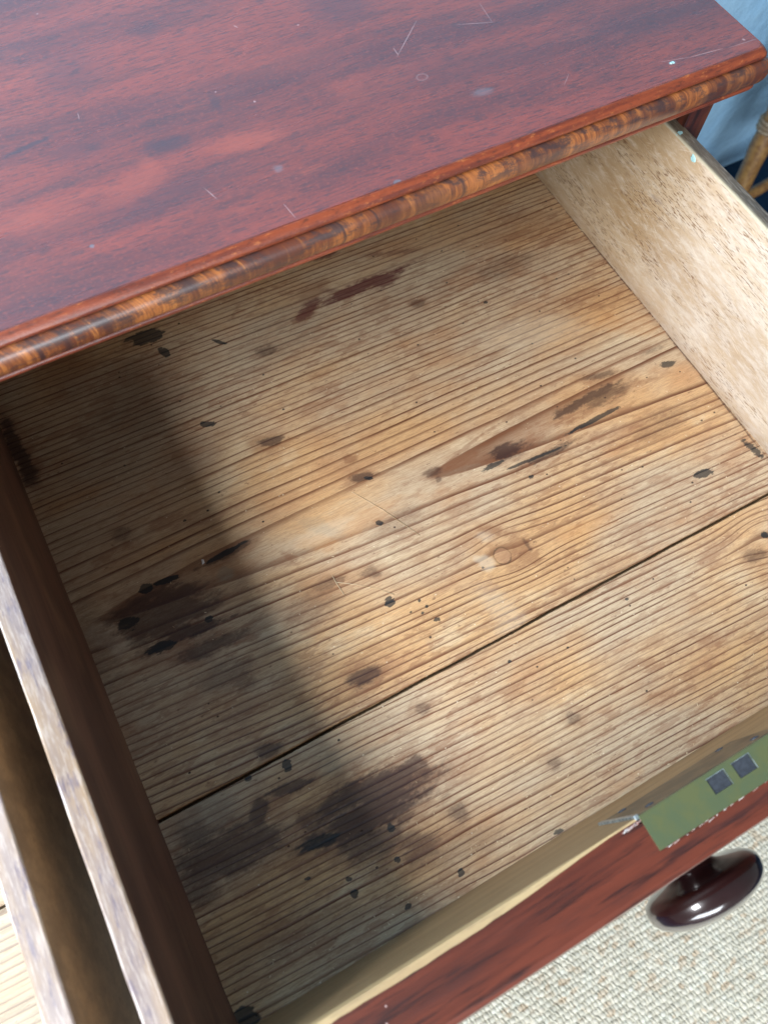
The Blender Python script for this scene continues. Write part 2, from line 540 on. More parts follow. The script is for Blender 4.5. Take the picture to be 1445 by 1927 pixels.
def mat_mahogany(name, axis='x', light=1.0, gl=.38, coat=.5):
    g = G(name)
    sc = {'x': lambda l, c: (l, c, c), 'z': lambda l, c: (c, c, l)}[axis]
    n1 = g.noise(g.P, *sc(.05, .7), 4, .6, 3)
    n2 = g.noise(g.P, *sc(.16, 2.6), 5, .68, 13)
    n3 = g.noise(g.P, *sc(1.0, 9), 3, .6, 23)
    pt = g.noise(g.P, *sc(.10, .8), 5, .68, 33)
    k = light
    c = g.mix(g.ss(n1, .36, .62), (.27 * k, .060 * k, .030 * k), (.15 * k, .034 * k, .020 * k))
    c = g.mix(g.ss(n2, .48, .66, 0, .85), c, (.030 * k, .013 * k, .014 * k))
    c = g.mix(g.ss(pt, .52, .72, 0, .5), c, (.050, .018, .016))
    c = g.mix(g.ss(pt, .40, .28, 0, .55), c, (.40 * k, .12 * k, .04 * k))
    c = g.mix(g.ss(n3, .6, .72, 0, .4), c, (.05, .02, .015))
    vd, vc = g.voro(g.P, .8, .8, .8, 3.3)
    dust = g.mul(g.ss(vd, .05, .03), g.ss(g.sep(vc)[0], .7, .72))
    c = g.mix(g.mul(dust, .7), c, (.6, .45, .42))
    return g.done(c, gl, g.bump(g.add(n2, g.mul(n3, .4)), .02, .6), coat=coat, coat_rough=.28)


def mat_bare(name, a, b, d, gl=.55):
    g = G(name)
    n1 = g.noise(g.P, .06, .8, .8, 4, .6, 3)
    n2 = g.noise(g.P, .6, 7, 7, 4, .65, 13)
    n3 = g.noise(g.P, .3, 1.2, 1.2, 5, .7, 23)
    c = g.mix(g.ss(n1, .35, .65), a, b)
    c = g.mix(g.ss(n2, .5, .72, 0, .45), c, d)
    c = g.mix(g.ss(n3, .60, .72, 0, .5), c, d)
    return g.done(c, gl, g.bump(n2, .02, .7), spec=.35)


def mat_plain(name, color, rough, metal=0.0, coat=0.0, coat_rough=.1, nscale=3.0, var=.25, bump=.0, second=None):
    g = G(name)
    n = g.noise(g.P, nscale, nscale, nscale, 4, .6, 3)
    c2 = second or tuple(x * (1 - var) for x in color)
    c = g.mix(g.ss(n, .35, .65), color, c2)
    nb = g.bump(n, bump, .8) if bump else None
    return g.done(c, rough, nb, coat=coat, coat_rough=coat_rough, metal=metal)


def mat_rug():
    g = G('jute_yarn')
    n = g.noise(g.P, .9, .9, .9, 3, .6, 3)
    n2 = g.noise(g.P, 9, 9, 9, 3, .7, 13)
    vd, vc = g.voro(g.P, 1.0, 1.6, .01, 3.3)
    ch = g.sep(vc)
    c = g.mix(g.ss(n, .35, .65), (.68, .66, .56), (.58, .57, .48))
    c = g.mix(g.ss(ch[0], .72, .98, 0, .55), c, (.52, .38, .24))
    c = g.mix(g.ss(ch[1], .7, 1.0, 0, .5), c, (.72, .74, .66))
    c = g.mix(g.ss(n2, .55, .75, 0, .5), c, (.32, .28, .20))
    return g.done(c, .85, g.bump(n2, .06, .9), spec=.2)


def mat_wall():
    g = G('pale_blue_plaster')
    n = g.noise(g.P, .05, .05, .05, 4, .55, 3)
    n2 = g.noise(g.P, .35, .35, .35, 5, .6, 13)
    c = g.mix(g.ss(n, .4, .6), (.34, .62, .90), (.40, .68, .93))
    c = g.mix(g.ss(n2, .6, .8, 0, .4), c, (.50, .80, .99))
    return g.done(c, .55, g.bump(g.add(g.mul(n, 1.5), g.mul(n2, .5)), 1.2, .8))


def mat_carpet():
    g = G('navy_floor')
    n = g.noise(g.P, 4, 4, 4, 3, .6, 3)
    c = g.mix(g.ss(n, .35, .65), (.004, .022, .055), (.008, .040, .085))
    return g.done(c, .8, g.bump(n, .1, .6), spec=.2)


# ------------------------------------------------------------------ mesh helpers
def link(name, me, parent=None, mats=(), loc=None, smooth=False):
    o = bpy.data.objects.new(name, me)
    COL.objects.link(o)
    for m in (mats if isinstance(mats, (list, tuple)) else [mats]):
        me.materials.append(m)
    if parent is not None:
        o.parent = parent
    if loc is not None:
        o.location = Vector(loc) * U
    if smooth:
        for p in me.polygons:
            p.use_smooth = True
    return o


def tag(o, label=None, category=None, group=None, kind=None):
    if label:
        o['label'] = label
    if category:
        o['category'] = category
    if group:
        o['group'] = group
    if kind:
        o['kind'] = kind
    return o


def empty(name, loc, rz=0.0):
    o = bpy.data.objects.new(name, None)
    o.empty_display_size = .05
    COL.objects.link(o)
    o.location = Vector(loc) * U
    o.rotation_euler = (0, 0, rz)
    return o


def mesh(name, vs, fs, mi=None):
    me = bpy.data.meshes.new(name)
    me.from_pydata([tuple(c * U for c in v) for v in vs], [], fs)
    if mi:
        for p, i in zip(me.polygons, mi):
            p.material_index = i
    me.update()
    return me


def box_mesh(name, x0, x1, y0, y1, z0, z1, bev=.08, side_mats=None, wob=0.0, axis=1, n=40):
    """box whose long axis is cut into n slices with slightly uneven, rounded arrises.
    side_mats: material index for (-a, +a, bottom, top) faces and 5th for ends"""
    L0, L1 = (x0, x1) if axis == 0 else (y0, y1)
    A0, A1 = (y0, y1) if axis == 0 else (x0, x1)
    b = bev
    h = b * .3
    prof = [(A0, z0 + b), (A0, z1 - b), (A0 + h, z1 - h), (A0 + b, z1), (A1 - b, z1), (A1 - h, z1 - h), (A1, z1 - b), (A1, z0 + b), (A1 - h, z0 + h), (A1 - b, z0),
            (A0 + b, z0), (A0 + h, z0 + h)]
    tp = [0, 3, 3, 3, 3, 3, 1, 2, 2, 2, 2, 2]      # which side each profile segment belongs to
    rs = np.random.default_rng(int(abs(x0 * 31 + y0 * 17 + z1 * 7)) + 3)
    k = len(prof)
    vs, fs, mi = [], [], []
    w = np.cumsum(rs.normal(0, 1, (n + 1, 4)), 0)
    w = (w - np.linspace(0, 1, n + 1)[:, None] * w[-1]) / math.sqrt(n)
    for i in range(n + 1):
        t = L0 + (L1 - L0) * i / n
        for j, (a, z) in enumerate(prof):
            da = dz = 0
            if wob:
                side = 0 if a < (A0 + A1) / 2 else 1
                da = w[i, side] * wob + rs.normal(0, wob * .12)
                dz = (w[i, 2 + side] * wob + rs.normal(0, wob * .12)) if z > (z0 + z1) / 2 else 0
            p = (a + da, t, z + dz) if axis == 1 else (t, a + da, z + dz)
            vs.append(p)
    sm = side_mats or (0, 0, 0, 0, 0)
    for i in range(n):
        for j in range(k):
            q = (j + 1) % k
            f = (i * k + j, (i + 1) * k + j, (i + 1) * k + q, i * k + q)
            fs.append(f if axis == 1 else f[::-1])
            mi.append(sm[tp[j]])
    e0 = tuple(range(k))
    e1 = tuple(n * k + j for j in reversed(range(k)))
    if axis == 0:
        e0, e1 = e0[::-1], e1[::-1]
    fs += [e0, e1]
    mi += [sm[4], sm[4]]
    me = mesh(name, vs, fs, mi)
    return me


def fix(o):
    import bmesh
    bm = bmesh.new()
    bm.from_mesh(o.data)
    bmesh.ops.recalc_face_normals(bm, faces=bm.faces)
    bm.to_mesh(o.data)
    bm.free()
    return o


def lathe(name, prof, n=48, axis='y'):
    """prof: (radius, along); axis points to -y for knobs"""
    vs, fs = [], []
    for (r, h) in prof:
        for i in range(n):
            a = 2 * math.pi * i / n
            if axis == 'y':
                vs.append((r * math.cos(a), -h, r * math.sin(a)))
            else:
                vs.append((r * math.cos(a), r * math.sin(a), h))
    for j in range(len(prof) - 1):
        for i in range(n):
            q = (i + 1) % n
            fs.append((j * n + i, j * n + q, (j + 1) * n + q, (j + 1) * n + i))
    fs.append(tuple(range(n))[::-1])
    fs.append(tuple((len(prof) - 1) * n + i for i in range(n)))
    return mesh(name, vs, fs)


def tube(name, pts, rad, n=10, joined=None):
    pts = [Vector(p) for p in pts]
    vs, fs = [], []
    up = Vector((.13, .21, .97))
    for i, p in enumerate(pts):
        d = (pts[min(i + 1, len(pts) - 1)] - pts[max(i - 1, 0)]).normalized()
        a = d.cross(up)
        if a.length < .05:
            a = d.cross(Vector((1, 0, 0)))
        a.normalize()
        b = d.cross(a)
        r = rad[i] if isinstance(rad, (list, tuple)) else rad
        for k in range(n):
            t = 2 * math.pi * k / n
            vs.append(tuple(p + a * (r * math.cos(t)) + b * (r * math.sin(t))))
    for i in range(len(pts) - 1):
        for k in range(n):
            q = (k + 1) % n
            fs.append((i * n + k, i * n + q, (i + 1) * n + q, (i + 1) * n + k))
    fs.append(tuple(range(n))[::-1])
    fs.append(tuple((len(pts) - 1) * n + k for k in range(n)))
    if joined is not None:
        o = len(joined[0])
        joined[0].extend(vs)
        joined[1].extend(tuple(i + o for i in f) for f in fs)
        return None
    return mesh(name, vs, fs)


# ------------------------------------------------------------------ setting: floor, wall
M_carpet = mat_carpet()
me = mesh('floor', [(-300, -250, ZFLOOR), (400, -250, ZFLOOR), (400, 90, ZFLOOR), (-300, 90, ZFLOOR)], [(0, 1, 2, 3)])
tag(link('floor', me, None, M_carpet), kind='structure')

# uneven plastered wall, a sheet with real lumps in front of a solid slab
nx, nz = 120, 60
vs, fs = [], []
for j in range(nz + 1):
    for i in range(nx + 1):
        x = -260 + 560 * i / nx
        z = ZFLOOR + 240 * j / nz
        u = .9 * math.sin(x * .045 + z * .03) + .5 * math.sin(x * .11 - z * .09 + 1.3) + .35 * math.sin(z * .17 + x * .05)
        vs.append((x, YWALL - .35 - .35 * u * min(1, j / 3), z))
for j in range(nz):
    for i in range(nx):
        a = j * (nx + 1) + i
        fs.append((a, a + 1, a + nx + 2, a + nx + 1))
b0 = len(vs)
vs += [(-260, YWALL + 8, ZFLOOR), (300, YWALL + 8, ZFLOOR), (300, YWALL + 8, ZFLOOR + 240), (-260, YWALL + 8, ZFLOOR + 240)]
c00, c10, c11, c01 = 0, nx, nz * (nx + 1) + nx, nz * (nx + 1)
fs += [(b0 + 1, b0, b0 + 3, b0 + 2), (c01, c11, b0 + 2, b0 + 3), (c10, b0 + 1, b0 + 2, c11), (b0, c00, c01, b0 + 3)]
wall = link('wall', mesh('wall', vs, fs), None, mat_wall(), smooth=True)
wall.rotation_euler = (0, 0, YAW)
tag(wall, kind='structure')

# ------------------------------------------------------------------ woven rug (loops of yarn, uncountable)
def build_rug():
    px, py = 1.12, .74
    x0, x1, y0, y1 = -52, 34, -74, -12
    nxr, nyr = int((x1 - x0) / px), int((y1 - y0) / py)
    # low-poly pillow: 4 rings of 6
    rings = [(-1.0, .25), (-.62, .85), (0.0, 1.0), (.62, .85), (1.0, .25)]
    k = 7
    angs = np.linspace(-.25, math.pi + .25, k)
    T0 = np.array([(t, r * math.cos(a), r * math.sin(a)) for t, r in rings for a in angs])
    nv = len(T0)
    F0 = []
    for i in range(len(rings) - 1):
        for j in range(k - 1):
            F0.append((i * k + j, (i + 1) * k + j, (i + 1) * k + j + 1, i * k + j + 1))
    F0 = np.array(F0)
    I, J = np.meshgrid(np.arange(nxr), np.arange(nyr))
    I, J = I.ravel(), J.ravel()
    n = len(I)
    rn = RNG.normal(0, 1, (n, 10))
    rowoff = np.cumsum(RNG.normal(0, .03, nyr))
    bx = x0 + (I + .5 * (J % 2)) * px + rn[:, 0] * .06 + rowoff[J]
    by = y0 + J * py + rn[:, 1] * .05 + .35 * np.sin(I * .07)

    def batch(L, Wd, H, ang, cx, cy, cz):
        t = T0[None, :, 0] * L[:, None]
        w = T0[None, :, 1] * Wd[:, None]
        h = T0[None, :, 2] * H[:, None] - (T0[None, :, 0] ** 2) * .08
        c, s_ = np.cos(ang)[:, None], np.sin(ang)[:, None]
        return np.stack([cx[:, None] + t * c - w * s_, cy[:, None] + t * s_ + w * c, cz[:, None] + h], -1)
    A = batch(.40 * px * (1 + .1 * rn[:, 2]), .54 * py * (1 + .12 * rn[:, 3]), .26 + .04 * rn[:, 4], .06 + .12 * rn[:, 5], bx, by, np.full(n, ZFLOOR + .55))
    B = batch(.70 * py * (1 + .1 * rn[:, 6]), .115 * px * (1 + .15 * rn[:, 7]), .23 + .04 * rn[:, 8], math.pi / 2 + .30 + .15 * rn[:, 9], bx + px * .5, by, np.full(n, ZFLOOR + .60))
    V = np.concatenate([A, B]).reshape(-1, 3) * U
    m = 2 * n
    F = (F0[None] + (np.arange(m) * nv)[:, None, None]).reshape(-1, 4)
    # backing sheet
    bv = np.array([(-90, -190, ZFLOOR + .55), (70, -190, ZFLOOR + .55), (70, 12, ZFLOOR + .55), (-90, 12, ZFLOOR + .55)]) * U
    F = np.concatenate([F, np.array([[0, 1, 2, 3]]) + len(V)])
    V = np.concatenate([V, bv])
    me = bpy.data.meshes.new('rug')
    me.vertices.add(len(V))
    me.vertices.foreach_set('co', V.ravel())
    me.loops.add(F.size)
    me.loops.foreach_set('vertex_index', F.ravel().astype(np.int32))
    me.polygons.add(len(F))
    me.polygons.foreach_set('loop_start', np.arange(0, F.size, 4, dtype=np.int32))
    me.update(calc_edges=True)
    me.validate()
    me.polygons.foreach_set('use_smooth', np.ones(len(me.polygons), bool))
    o = link('woven_rug', me, None, mat_rug())
    tag(o, 'cream basket-woven jute rug on the floor beneath the dark knob', 'rug')
    return o


build_rug()

# ------------------------------------------------------------------ pine floor stains and painted shade (pixels of the photograph -> board)
D, K, R_, Mr, Gq, O_, P_ = [], [], [], [], [], [], []
D += [seg((920, 860), (985, 835), .75, .95, .4), seg((1035, 790), (1165, 718), .38, .95, .35), seg((985, 880), (1080, 830), .30, .8, .4), seg((1090, 770), (1180, 725), .65, .7, .4),
      seg((488, 835), (535, 822), .45, .9, .5), seg((655, 905), (700, 893), .28, .9, .4), seg((795, 893), (830, 885), .32, .7, .5), seg((820, 905), (830, 900), .25, .6, .4),
      seg((215, 1185), (400, 1120), 1.7, .85, .5), seg((240, 1160), (330, 1150), 1.3, .75, .5), seg((270, 1228), (440, 1160), .45, .95, .35), seg((330, 1245), (470, 1185), .5, .8, .5), seg((400, 1215), (430, 1195), .3, .9, .3),
      seg((430, 1250), (470, 1300), .7, .45, .7), seg((380, 1290), (480, 1250), .9, .4, .8),
      seg((650, 1290), (715, 1262), .62, .9, .35), seg((590, 1112), (655, 1085), .35, .55, .5), seg((680, 1080), (720, 1075), .4, .55, .6), seg((480, 1420), (525, 1405), .4, .8, .4),
      seg((370, 1070), (470, 1020), .28, .8, .4),  # brown tone laid under one of the painted shadow marks
      seg((215, 1010), (250, 1000), .5, .5, .6), seg((900, 520), (1000, 480), 1.0, .35, .8), seg((200, 800), (330, 690), 3.0, .25, 1), seg((540, 1160), (640, 1120), 1.2, .3, .8), seg((140, 1130), (200, 1300), 1.6, .35, .8),
      seg((480, 665), (520, 655), .4, .6, .5), seg((770, 575), (800, 565), .4, .5, .5), seg((1200, 820), (1290, 770), .9, .28, .8), seg((700, 1000), (800, 960), .8, .25, .8)]
D2 = [seg((570, 1590), (800, 1490), 1.2, 1, .5), seg((600, 1530), (810, 1450), 1.1, .95, .5), seg((640, 1600), (760, 1560), 1.0, .75, .6), seg((760, 1430), (810, 1450), .6, .8, .4),
      seg((478, 1560), (500, 1500), .5, .85, .4), seg((500, 1500), (590, 1468), .35, .85, .4), seg((330, 1640), (520, 1570), 1.4, .8, .6), seg((420, 1600), (540, 1570), .9, .8, .5),
      seg((470, 1540), (510, 1590), .6, .7, .5), seg((560, 1550), (640, 1530), .8, .6, .5), seg((745, 1610), (830, 1580), .9, .6, .6), seg((700, 1530), (790, 1530), .7, .6, .5), seg((840, 1540), (875, 1520), .7, .6, .6),
      seg((330, 1700), (420, 1640), 1.0, .6, .6), seg((1065, 1352), (1090, 1345), .4, .55, .5), seg((780, 1338), (805, 1330), .35, .55, .5), seg((1400, 1050), (1440, 1040), .5, .6, .5), seg((1030, 1440), (1055, 1430), .4, .5, .5),
      seg((700, 1640), (960, 1560), .8, .25, .8), seg((400, 1800), (700, 1700), 1.2, .22, .9), seg((340, 1560), (420, 1640), 1.0, .6, .7)]
K += [seg((380, 799), (408, 797), .27, 1, .25), seg((376, 797), (392, 795), .14, 1, .3), seg((722, 1133), (745, 1131), .36, 1, .12), seg((708, 986), (722, 984), .20, .95, .3),
      seg((786, 1130), (792, 1130), .11, .9), seg((800, 1142), (806, 1140), .11, .9), seg((816, 1166), (828, 1165), .14, .95), seg((792, 1155), (798, 1152), .08, .9), seg((771, 1153), (775, 1151), .07, .7),
      seg((1305, 895), (1340, 887), .32, .9, .3), seg((993, 899), (1004, 896), .13, .9), seg((908, 885), (950, 865), .20, .8, .5), seg((950, 885), (1060, 840), .13, .85, .5), seg((1070, 815), (1165, 765), .18, .8, .5),
      seg((262, 1112), (285, 1105), .36, 1, .4), seg((290, 1100), (335, 1085), .2, .95, .5), seg((385, 1062), (465, 1018), .20, .85, .6), seg((220, 1178), (262, 1170), .5, .85, .5), seg((275, 1230), (330, 1208), .32, .95, .5),  # the opening marks here are small shadows painted dark
      seg((345, 980), (352, 978), .09, 1, .2), seg((385, 1170), (400, 1160), .22, .7, .5), seg((685, 900), (700, 900), .14, .9, .3), seg((910, 570), (918, 568), .12, .8), seg((1240, 690), (1270, 680), .3, .6, .6),
      seg((240, 645), (310, 622), .7, .9, .6), seg((300, 655), (318, 670), .3, .8, .5), seg((400, 640), (430, 648), .16, .8, .5), seg((1385, 818), (1445, 870), .35, .6, .6)]
K2 = [seg((531, 1441), (550, 1438), .33, .95, .3), seg((728, 1557), (745, 1556), .25, .95, .3), seg((660, 1685), (675, 1680), .22, .9, .4), seg((740, 1620), (755, 1615), .18, .8, .4), seg((860, 1644), (872, 1640), .22, .9, .3),
      seg((760, 1710), (775, 1702), .14, .9, .4), seg((1430, 1008), (1445, 1006), .25, .85, .4), seg((460, 1465), (475, 1465), .2, .6, .5), seg((560, 1600), (640, 1570), .35, .6, .7), seg((665, 1325), (680, 1318), .12, .8, .4), seg((955, 1247), (962, 1243), .1, .9),
      seg((1175, 1128), (1182, 1126), .1, .9), seg((440, 1905), (500, 1927), .5, .7, .6), seg((570, 1655), (585, 1652), .1, .8), seg((650, 1655), (662, 1653), .12, .9), seg((1040, 1570), (1060, 1560), .14, .6, .4)]  # the patch in the front-left corner is painted shade
R_ += [seg((545, 620), (600, 570), .55, .75, .5), seg((560, 560), (620, 530), .7, .5, .7), seg((760, 575), (800, 562), .35, .8, .4), seg((645, 868), (668, 860), .38, .8, .3), seg((850, 880), (1200, 715), 1.0, .55, .35),
       seg((640, 645), (600, 650), .3, .6, .5), seg((1300, 765), (1400, 740), .8, .4, .8), seg((700, 1085), (720, 1078), .3, .6, .5), seg((350, 900), (360, 830), 2.0, .3, 1.0), seg((850, 860), (900, 840), .3, .5, .5),
       seg((930, 1030), (990, 1060), .9, .42, .6), seg((900, 430), (1080, 420), 1.8, .4, .9), seg((530, 1040), (560, 1055), .3, .5), seg((1040, 590), (1200, 520), 1.6, .28, .9), seg((830, 965), (880, 950), .4, .4, .6),
       seg((420, 1340), (560, 1290), .8, .4, .8), seg((190, 1330), (290, 1420), 1.0, .3, .9), seg((560, 1260), (620, 1235), .5, .35, .7), seg((60, 700), (200, 690), 2.5, .5, .9)]
Mr += [seg((590, 575), (770, 502), .50, 1, .45), seg((560, 600), (600, 560), .5, .8, .5), seg((690, 545), (745, 515), .65, .85, .5), seg((560, 492), (640, 474), .32, .8, .5), seg((600, 545), (650, 550), .3, .5, .6), seg((700, 480), (790, 470), .3, .5, .7)]
O_ += [seg((640, 1000), (760, 940), .8, .5, .8), seg((1100, 600), (1260, 620), 1.2, .4, .9), seg((1050, 1010), (1150, 980), .8, .4, .9), seg((560, 1020), (640, 1030), .6, .4, .8)]
P_ += [seg((540, 1030), (680, 970), .55, .35, .7), seg((900, 640), (1100, 610), 1.5, .35, 1), seg((215, 1200), (235, 1225), .8, .6, .5), seg((170, 1185), (235, 1205), .7, .6, .5), seg((900, 1110), (1000, 1200), 1.2, .3, 1)]
G2 = [seg((340, 1560), (440, 1510), 1.2, .6, .6), seg((600, 1440), (700, 1420), 1.0, .4, .8), seg((1000, 1620), (1400, 1400), .8, .4, .8), seg((600, 1850), (900, 1690), 1.2, .2, .9)]  # greys along the drawer front paint the dimmer light there
Gq += [seg((415, 1085), (435, 1075), .5, .75, .5), seg((700, 600), (900, 400), 3.0, .25, 1), seg((440, 700), (600, 560), 2.5, .35, 1.0), seg((560, 980), (640, 1000), .5, .4, .8), seg((140, 900), (300, 760), 3, .3, 1)]
R_ += [seg((822, 888), (916, 810), .16, .7, .4), seg((916, 810), (1061, 727), .22, .65, .5), seg((1061, 727), (1240, 645), .25, .5, .6), seg((822, 888), (978, 850), .14, .6, .4), seg((840, 882), (900, 850), .45, .75, .4)]
D += [seg((4, 785), (62, 910), .6, 1, .3), seg((1200, 668), (1250, 650), .25, .5, .6), seg((1100, 715), (1160, 700), .3, .7, .5)]  # the strip along the left edge is shade painted dark
D += [seg((1012, 333), (1220, 588), .07, .8, .5), seg((1220, 585), (1445, 864), .09, .8, .5)]
R_ += [seg((1030, 345), (1445, 855), .5, .35, .8)]
P_ += [seg((890, 1045), (925, 1070), .5, .55, .6), seg((895, 1010), (930, 1005), .4, .4, .7)]
R_ += [seg((960, 1010), (1010, 1060), .8, .7, .5), seg((900, 1000), (960, 1000), .5, .6, .5)]
D += [seg((985, 1015), (1000, 1035), .16, .6, .6)]
S_ = [seg((625, 1083), (648, 1120), .035, .8, .4), seg((640, 1098), (735, 1112), .03, .6, .4), seg((660, 925), (820, 1010), .03, .6, .4)]
kn = at(945, 1046)
kn2 = at(962, 1035)
k2 = at(1440, 1012)
M_pine_a = mat_pine('weathered_pine_wide', 11.8, 3.2, .019, 2.15, spread=2.6, stains=
                    {'painted': 1, 'ring': [(kn[0], kn[1], .60, .14)]},
                    knots=((kn2[0], kn2[1], 1.5, .75), (kn2[0] + .8, kn2[1] - .1, .8, -.6)))
M_pine_b = mat_pine('weathered_pine_narrow', 26.0, 6.0, .012, 2.35, {'painted': 1}, knots=((k2[0], k2[1], 1.6, .85),), seedoff=4.4)
HALO = lambda L, k, q: [(c[0], c[1], c[2] * k + .3, c[3] * k + .25, c[4], c[5] * q, .7) for c in L if c[3] > .2]
MASK_A = {'D': D, 'M': Mr, 'K': K, 'R': R_ + HALO(D, 1.25, .6), 'O': O_, 'P': P_, 'G': Gq}
MASK_B = {'R': HALO(D2, 1.3, .65), 'D': D2, 'K': K2, 'G': G2}
M_pine_c = mat_pine('brightened_pine', 2.0, 4.0, .012, 2.6, {}, seedoff=9.1, dark=1.3)  # pine painted paler, as if under brighter light
M_pale = mat_pale_side()
M_edge_dark = mat_side_top(True)
M_edge_pol = mat_side_top(False)
M_dark = mat_dark_inside()
M_red = mat_mahogany('red_mahogany_front', light=.50)
M_redz = mat_mahogany('red_mahogany_upright', 'z', .36)
M_inner = mat_bare('olive_brown_inner_face', (.30, .195, .095), (.36, .235, .115), (.14, .085, .045))
M_rim = mat_bare('bare_worn_rim', (.52, .375, .19), (.44, .30, .15), (.24, .15, .08), .45)
M_under = mat_bare('unfinished_deal', (.16, .11, .065), (.22, .15, .08), (.08, .05, .03), .7)
M_brass = mat_plain('tarnished_green_brass', (.115, .150, .078), .36, metal=.35, nscale=1.1, second=(.140, .160, .070), bump=.004)
M_brassdark = mat_plain('dull_lock_case', (.18, .14, .085), .5, metal=.35, nscale=.8, second=(.10, .085, .06), bump=.01)
M_steel = mat_plain('grey_bolt_steel', (.10, .115, .14), .4, metal=.6, nscale=5)
M_bright = mat_plain('bright_cut_metal', (.42, .50, .52), .35, metal=.6, nscale=4, second=(.16, .2, .22))
M_knob = mat_plain('dark_lacquered_mahogany', (.014, .004, .004), .25, coat=1.0, coat_rough=.06, nscale=.7, second=(.018, .006, .007))
M_filler_glint = mat_plain('filler_and_glints', (.50, .48, .46), .6, nscale=4, second=(.28, .12, .09))
M_fleck = mat_plain('pale_blue_paint', (.42, .72, .74), .5, nscale=6, bump=.02)


# ------------------------------------------------------------------ drawers
def lattice(x, y, sx, sy, seed, octs=4, rough=.55):
    """smooth fractal value noise, 0..1, features per cm sx, sy"""
    out = np.zeros(np.broadcast(x, y).shape)
    amp, tot = 1.0, 0.0
    for o_ in range(octs):
        r_ = np.random.default_rng(seed * 101 + o_).random((257, 257))
        u = (x * sx * 2 ** o_ + 1000.3 + o_ * 7.7)
        v_ = (y * sy * 2 ** o_ + 1000.9 + o_ * 3.1)
        iu, iv = np.floor(u).astype(int), np.floor(v_).astype(int)
        fu, fv = u - iu, v_ - iv
        fu, fv = fu * fu * (3 - 2 * fu), fv * fv * (3 - 2 * fv)
        iu %= 256
        iv %= 256
        a = r_[iv, iu] * (1 - fu) + r_[iv, iu + 1] * fu
        b = r_[iv + 1, iu] * (1 - fu) + r_[iv + 1, iu + 1] * fu
        out += amp * (a * (1 - fv) + b * fv)
        tot += amp
        amp *= rough
    return out / tot


def paint(X, Y, items, seed, amt, wamp):
    """ragged stains and shade: an ellipse's falloff broken up by fractal noise that runs along the grain"""
    acc = np.zeros(X.shape)
    wx = (lattice(X, Y, .45, .9, seed + 1, 4) - .5) * wamp * 2
    wy = (lattice(X, Y, .45, 1.2, seed + 2, 4) - .5) * wamp
    n = (lattice(X, Y, .55, 1.9, seed + 3, 6, .72) - .5) * 2
    n2 = (lattice(X, Y, 2.0, 6.0, seed + 4, 4, .75) - .5) * 2.2
    for (cx, cy, a, b, ang, st, soft) in items:
        k = min(1.0, b / .45)
        dx, dy = X + wx * k - cx, Y + wy * k - cy
        c, s_ = math.cos(ang), math.sin(ang)
        d = np.hypot((dx * c + dy * s_) / a, (-dx * s_ + dy * c) / b)
        f = 1 - d + n * amt * (.45 + .55 * k) + n2 * (.55 if b < .5 else .32)
        sf = .12 + soft * .45
        t = np.clip((f + sf) / (2 * sf), 0, 1)
        acc = np.maximum(acc, st * t * t * (3 - 2 * t) * np.clip(1.9 - d, 0, 1))
    return acc


